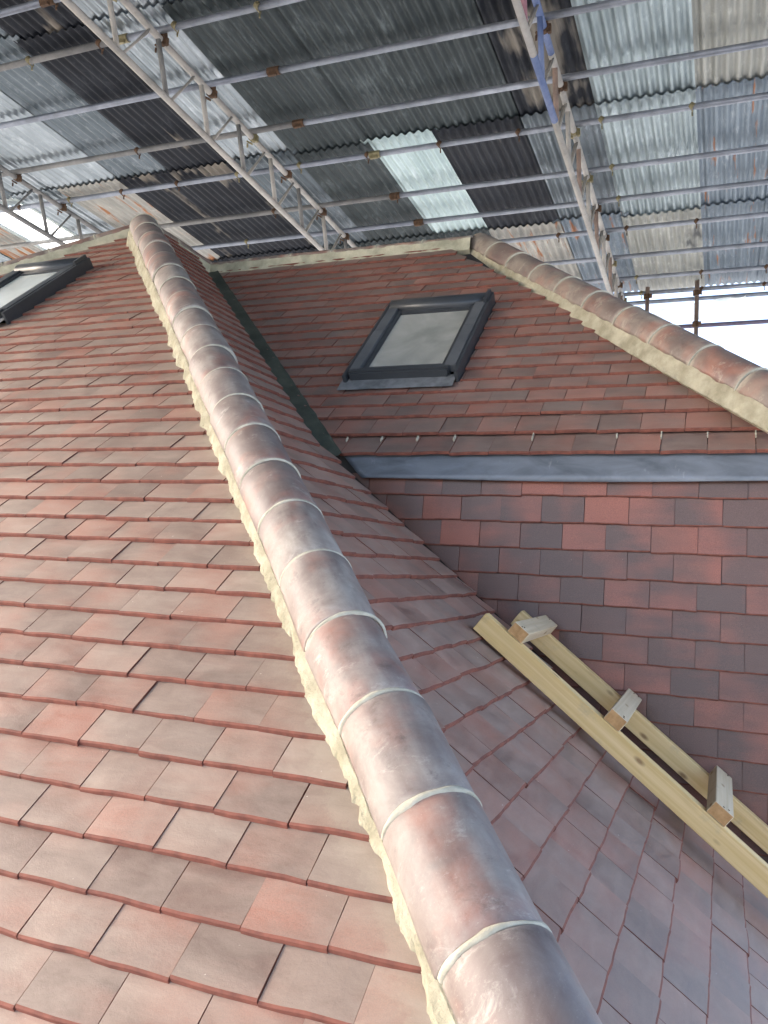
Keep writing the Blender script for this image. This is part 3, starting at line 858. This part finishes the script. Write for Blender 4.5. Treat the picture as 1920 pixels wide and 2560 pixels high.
# ------------------------------------------------------------------ timber roof ladder
lad = empty('roof_ladder', (-.76, 2.99, -.24)); tag(lad, 'pale timber roof ladder of two rails and three blocks lying beside the tile-hung wall', 'roof ladder')
ra = Vector((-.775, 0, -.216)); rb = Vector((.141, 0, -.934)); rd = (rb - ra).normalized(); rn = Vector((-rd.z, 0, rd.x)); rn = rn if rn.z > 0 else -rn
def beam_box(name, p, q, w_, h_, up, mat, endmat, parent, bev=.002):
    """box from p to q (bottom centre line), local X along its length so the grain follows"""
    d = (q - p); L = d.length; x = d.normalized(); z = up.normalized(); y = z.cross(x)
    vs = [(i * L / 2, j * w_ / 2, k * h_) for k in (0, 1) for j in (-1, 1) for i in (-1, 1)]
    fs = [(0, 2, 3, 1), (4, 5, 7, 6), (0, 1, 5, 4), (2, 6, 7, 3), (0, 4, 6, 2), (1, 3, 7, 5)]
    me = bpy.data.meshes.new(name); bm = bmesh.new(); bv = [bm.verts.new(q_) for q_ in vs]
    for fc in fs: bm.faces.new([bv[i] for i in fc])
    for fc in bm.faces:
        fc.normal_update(); fc.material_index = 1 if abs(fc.normal.x) > .9 else 0
    bmesh.ops.bevel(bm, geom=bm.edges[:], offset=bev, segments=1, affect='EDGES')
    bm.to_mesh(me); bm.free(); me.materials.append(mat); me.materials.append(endmat)
    o = bpy.data.objects.new(name, me); COL.objects.link(o); o.parent = parent; o.matrix_parent_inverse = Matrix.Translation(-parent.location)
    m_ = (p + q) / 2
    o.matrix_basis = Matrix(((x.x, y.x, z.x, m_.x), (x.y, y.y, z.y, m_.y), (x.z, y.z, z.z, m_.z), (0, 0, 0, 1)))
    return o
for yy, ex0 in ((2.775, 0), (3.265, .015)):
    a = ra + Vector((0, yy, 0)) + rd * ex0; b_ = ra + Vector((0, yy + .01, 0)) + rd * 1.75
    beam_box('rail', a, b_, .047, .068, rn, M['wood'], M['endgrain'], lad)
for k, (tx, tz, wd, tilt) in enumerate(((-.651, -.206, .062, 0), (-.329, -.452, .062, .0), (-.022, -.697, .066, .0))):
    c = Vector((tx, 0, tz)); q = rd * (wd / 2) - rn * .043
    s_ = (c - ra).dot(rd) + wd / 2
    base = ra + rd * s_ + rn * .069
    beam_box('rung', base + Vector((0, 2.762, 0)), base + Vector((0, 3.275, 0)) + rd * (.0, .0, .0)[k], wd, .044, rn, M['wood_grey'], M['endgrain'], lad)
    for yy in (2.768, 2.785, 3.25, 3.262):
        pc = base + Vector((0, yy, 0)) + rn * .0445 + rd * rng.uniform(-.014, .014)
        mb = MB(); mb.tube(pc, pc + rn * .0015, .0028, 8); mb.build('nail_head', M['rust'], lad)

# ------------------------------------------------------------------ temporary scaffold roof
KS = .0702
def zs(y, H=4.0): return H - KS * y
seamx = [1.03 - .6615 * k for k in range(0, 17)]       # column joints, right to left
rowy = [(.72, 2.78), (2.60, 4.63), (4.48, 6.54), (6.385, 8.38), (8.225, 10.22)]
LAY = {  # row -> colours from the right-hand column leftwards
 0: 'mid light mid dark mid dark mid light dark mid mid light mid dark mid light dark'.split(),
 1: 'light pale pale dark dark dark mid light black_tan mid light mid mid dark light mid dark'.split(),
 2: 'light cream pale black_tan dark dark dark light black mid light light mid light light mid dark'.split(),
 3: 'blue blue pale mid black mint dark mid black_tan black_tan rusty light clear rusty light mid mid'.split(),
 4: 'blue blue cream blue rusty dark dark dark black black black clear light rusty mid mid light'.split(),
}

sheets = empty('sheeted_roof', (-3, 5.5, zs(5.5))); tag(sheets, 'temporary roof of mismatched corrugated iron sheets overhead', 'sheet roof')
PITCH = .0762
def corrugated(name, x0, x1, y0, y1, mat, dz, seed):
    nx = max(8, int((x1 - x0) / PITCH * 10)); ny = 8
    v = []; f = []; cx, cy = (x0 + x1) / 2, (y0 + y1) / 2
    ph = seed * .7
    for j in range(ny + 1):
        y = y0 + (y1 - y0) * j / ny
        for i in range(nx + 1):
            x = x0 + (x1 - x0) * i / nx
            z = zs(y) + .012 * math.cos(2 * math.pi * x / PITCH) + dz + .0035 * noise.noise(Vector((x * 2, y * 1.3, seed)))
            v.append((x - cx, y - cy, z - zs(cy)))
    for j in range(ny):
        for i in range(nx):
            a = j * (nx + 1) + i; f.append((a, a + 1, a + nx + 2, a + nx + 1))
    o = mesh(name, v, f, mat, None, True)
    o.parent = sheets; o.matrix_parent_inverse = Matrix.Translation(-sheets.location); o.matrix_basis = Matrix.Translation((cx, cy, zs(cy)))
    return o
def lay_sheet(r_, c, col, xa, xb, y0, y1):
    dz = .032 + (.013 if c % 2 else 0)
    o = corrugated('corrugated_sheet', xa - .035, xb + .035, y0 + rng.uniform(-.03, .03), y1 + rng.uniform(-.02, .02), SH[col], dz, r_ * 31 + c)
    o.rotation_euler = (R(.6), 0, R(rng.uniform(-.15, .15)))      # tail of each upper sheet laps over the next one down
    return o
def in_view(xa, xb, y0, y1):
    for i in range(5):
        for j in range(5):
            p = project(Vector((xa + (xb - xa) * i / 4, y0 + (y1 - y0) * j / 4, zs((y0 + y1) / 2))))
            if p and -20 < p[0] < 1940 and -20 < p[1] < 2560: return True
    return False
outer = []
kinds = ['mid', 'dark', 'light', 'dark', 'mid', 'pale', 'black', 'blue']
for r_ in range(-4, 5):  # near rows are unseen, added overhead to shade the slopes and foreground
    y0, y1 = rowy[r_] if r_ >= 0 else (.72 + r_ * 1.9, 2.78 + r_ * 1.9)
    for c in range(-5, 16):
        xa, xb = 1.03 - .6615 * (c + 1), 1.03 - .6615 * c
        col = LAY[r_][c] if (r_ >= 0 and c >= 0) else rng.choice(kinds)
        o = lay_sheet(r_, c, col, xa, xb, y0, y1)
        if not in_view(xa, xb, y0, y1): outer.append(o)
bm = bmesh.new(); used = []
for o in outer:
    me = o.data.copy(); me.transform(Matrix.Translation(o.location) @ o.rotation_euler.to_matrix().to_4x4())
    mt = o.data.materials[0]
    if mt not in used: used.append(mt)
    k = used.index(mt)
    me.polygons.foreach_set('material_index', [k] * len(me.polygons)); bm.from_mesh(me); bpy.data.meshes.remove(me)
    d_ = o.data; bpy.data.objects.remove(o); bpy.data.meshes.remove(d_)
me = bpy.data.meshes.new('unseen_shading_sheets'); bm.to_mesh(me); bm.free()
for mt in used: me.materials.append(mt)
tag(link_mesh('unseen_shading_sheets', me, sheets), kind='stuff')

ORD = ['first', 'second', 'third', 'fourth', 'fifth', 'sixth', 'seventh', 'eighth', 'ninth', 'tenth', 'eleventh', 'twelfth']
tubes = [10.08, 9.62, 9.03, 8.40, 7.78, 7.23, 6.50, 5.90, 5.27, 4.65, 4.17]
for k, y in enumerate(tubes):
    root = empty('scaffold_tube', (1.2, y, zs(y, 3.97)))
    tag(root, '%s crosswise scaffold tube under the iron sheets, counted from their far lower edge' % ORD[k], 'scaffold tube', 'crosswise tubes carrying the sheets')
    xj_ = rng.uniform(-4.5, -2.2)
    a = Vector((4.3, y + rng.uniform(-.02, .02), zs(y, 3.97) + rng.uniform(-.008, .004))); b_ = Vector((-9.6, y + rng.uniform(-.02, .02), zs(y, 3.97) + rng.uniform(-.008, .004)))
    m_ = a + (b_ - a) * ((xj_ - a.x) / (b_.x - a.x))
    mb = MB(); mb.tube(a, m_, .0242, 14); mb.build('tube_length', M['tube'], root, 0, True)
    mb = MB(); mb.tube(m_, b_, .0242, 14); mb.build('tube_length', M['tube_dull'] if k % 2 else M['tube'], root, 0, True)
    mb = MB(); mb.tube(m_ + Vector((.05, 0, 0)), m_ - Vector((.05, 0, 0)), .031, 12)
    mb.box(m_ + Vector((0, -.02, -.035)), (1, 0, 0), (0, 1, 0), (0, 0, 1), .035, .012, .012); mb.build('sleeve_coupler', M['brass'] if k % 3 == 0 else M['rust'], root, .002)
    # hook clips that hold the sheets
    for c in range(1, 15):
        if k in (1, 6, 9, 3, 0) or rng.random() < .12:
            x = seamx[c] + rng.uniform(-.01, .01); p = a + (b_ - a) * ((x - a.x) / (b_.x - a.x))
            mb = MB(); mb.tube(p + Vector((0, .033, .03)), p + Vector((0, .031, -.028)), .004, 6)
            mb.tube(p + Vector((0, .031, -.028)), p + Vector((.005, -.012, -.036)), .004, 6)
            mb.tube(p + Vector((0, .02, -.034)), p + Vector((.002, .02, -.062)), .006, 6)
            mb.tube(p + Vector((-.012, -.01, .01)), p + Vector((.012, -.01, -.01)), .026, 10)
            mb.build('sheet_clip', M['rust'] if rng.random() < .6 else M['brass'], root)

def coupler(p, parent, mat):
    mb = MB(); mb.tube(p + Vector((0, -.022, 0)), p + Vector((0, .022, 0)), .033, 12)
    mb.tube(p + Vector((-.022, 0, .05)), p + Vector((.022, 0, .05)), .033, 12)
    mb.box(p + Vector((.036, 0, -.01)), (1, 0, 0), (0, 1, 0), (0, 0, 1), .012, .016, .028)
    mb.box(p + Vector((-.03, .0, -.036)), (1, 0, -.6), (0, 1, 0), (.6, 0, 1), .028, .014, .007)
    mb.tube(p + Vector((-.05, 0, -.04)), p + Vector((-.05, 0, -.075)), .008, 8)
    mb.build('coupler', mat, parent, .002)

def lattice(x, label, cmat, bmat, paint=False):
    root = empty('lattice_beam', (x, 6, zs(6, 3.55))); tag(root, label, 'lattice beam', 'lattice beams under the sheet roof')
    y0, y1 = 2.9, 10.3
    def up_(y): return Vector((x, y, zs(y, 3.918)))
    def lo(y): return Vector((x, y, zs(y, 3.555)))
    for fn in (up_, lo):
        if paint:
            cut = (5.02, 5.75) if fn is lo else (4.9, 5.55)
            for s0, s1, mt in ((y0, cut[0], cmat), (cut[0], cut[1], M['blue']), (cut[1], y1, cmat)):
                mb = MB(); mb.tube(fn(s0), fn(s1), .0242, 14); mb.build('chord', mt, root, 0, True)
        else:
            mb = MB(); mb.tube(fn(y0), fn(y1), .0242, 14); mb.build('chord', cmat, root, 0, True)
    y = y0 + .12; k = 0
    while y < y1 - .3:
        # a thick strut and a pair of thin rods per bay
        mb = MB(); mb.tube(up_(y + .02), lo(y + .16), .019, 10)
        mt = M['maroon'] if (paint and y < 5.1) else M['blue'] if (paint and y < 5.6) else bmat if k % 2 else cmat
        mb.build('strut', mt, root, 0, True)
        mb = MB(); mb.tube(lo(y + .20) + Vector((.008, 0, 0)), up_(y + .46) + Vector((.008, 0, 0)), .009, 8)
        mb.build('lacing_rod', cmat, root, 0, True)
        mb = MB(); mb.tube(lo(y + .20) - Vector((.012, 0, 0)), up_(y + .48) - Vector((.012, 0, 0)), .009, 8)
        mb.build('lacing_rod', cmat, root, 0, True)
        y += .53; k += 1
    for yy in tubes[:11]: coupler(up_(yy) + Vector((0, .03, 0)), root, M['rust'] if rng.random() < .75 else M['brass'])
    return root
lattice(-3.75, 'pale grey lattice beam crossing the sheets at upper left, above the apex', M['beam'], M['tube_dull'])
rb2 = lattice(-1.165, 'cream lattice beam with blue and maroon paint at its top, upper right', M['beam'], M['beam_brown'], True)
lattice(-6.36, 'dull lattice beam at the far left edge beside the bright clear sheets', M['tube_dull'], M['tube_dull'])

# poles and rails at the far eaves
def pole(x, y, z0, z1, label, r=.0242):
    root = empty('scaffold_pole', (x, y, z0)); tag(root, label, 'scaffold pole')
    mb = MB(); mb.tube((x, y, z0), (x + .01, y, z1), r, 14); mb.build('tube_length', M['beam_brown'], root, 0, True)
    for zc in (2.83, 3.19):
        if zc < z1:
            mb = MB(); mb.tube((x, y, zc - .03), (x, y, zc + .03), .034, 12); mb.box((x + .045, y - .02, zc), (1, 0, 0), (0, 1, 0), (0, 0, 1), .018, .02, .022); mb.build('coupler', M['rust'], root, .002)
    return root
pole(-.885, 10.0, -6, 3.30, 'short upright scaffold pole end standing clear beside the hip against the sky')
pole(-.345, 10.0, -6, 3.34, 'upright scaffold pole crossed by the mauve guard rail at the right')
for z, y, lab, mt in ((2.835, 10.06, 'thin mauve guard rail tube crossing the white sky at the right', M['mauve']), (3.175, 10.14, 'eaves rail tube just under the sheet ends at the right', M['tube'])):
    mb = MB(); mb.tube((2.6, y, z), (-6.5, y, z - .02), .0242, 14); tag(mb.build('guard_rail', mt, None, 0, True), lab, 'guard rail')
# torn plastic hanging below the eaves
def plastic():
    m, n, l, b = nt('torn_polythene')
    tr = n.new('ShaderNodeBsdfTranslucent'); tr.inputs[0].default_value = (.9, .95, .93, 1)
    mx = n.new('ShaderNodeMixShader'); mx.inputs[0].default_value = .55; b.inputs['Base Color'].default_value = (.75, .8, .78, 1); b.inputs['Roughness'].default_value = .3
    l.new(b.outputs[0], mx.inputs[1]); l.new(tr.outputs[0], mx.inputs[2]); l.new(mx.outputs[0], n['Material Output'].inputs[0])
    v = []; f = []; nx, nz = 34, 8
    for j in range(nz + 1):
        for i in range(nx + 1):
            q = i / nx; x = -.82 + 1.0 * q
            dep = .06 + .13 * math.sin(math.pi * (q * .8 + .1)) + .05 * noise.noise(Vector((q * 7, 1, 1)))
            z = 3.17 - .10 * (1 - q) - dep * j / nz
            v.append((x, 10.12 + .05 * noise.noise(Vector((q * 6, j * .4, 3))), z))
    for j in range(nz):
        for i in range(nx):
            a = j * (nx + 1) + i; f.append((a, a + 1, a + nx + 2, a + nx + 1))
    tag(mesh('plastic_sheet', v, f, m, None, True), 'torn scrap of clear plastic sheet sagging from the eaves rail at the right', 'plastic sheet')
plastic()
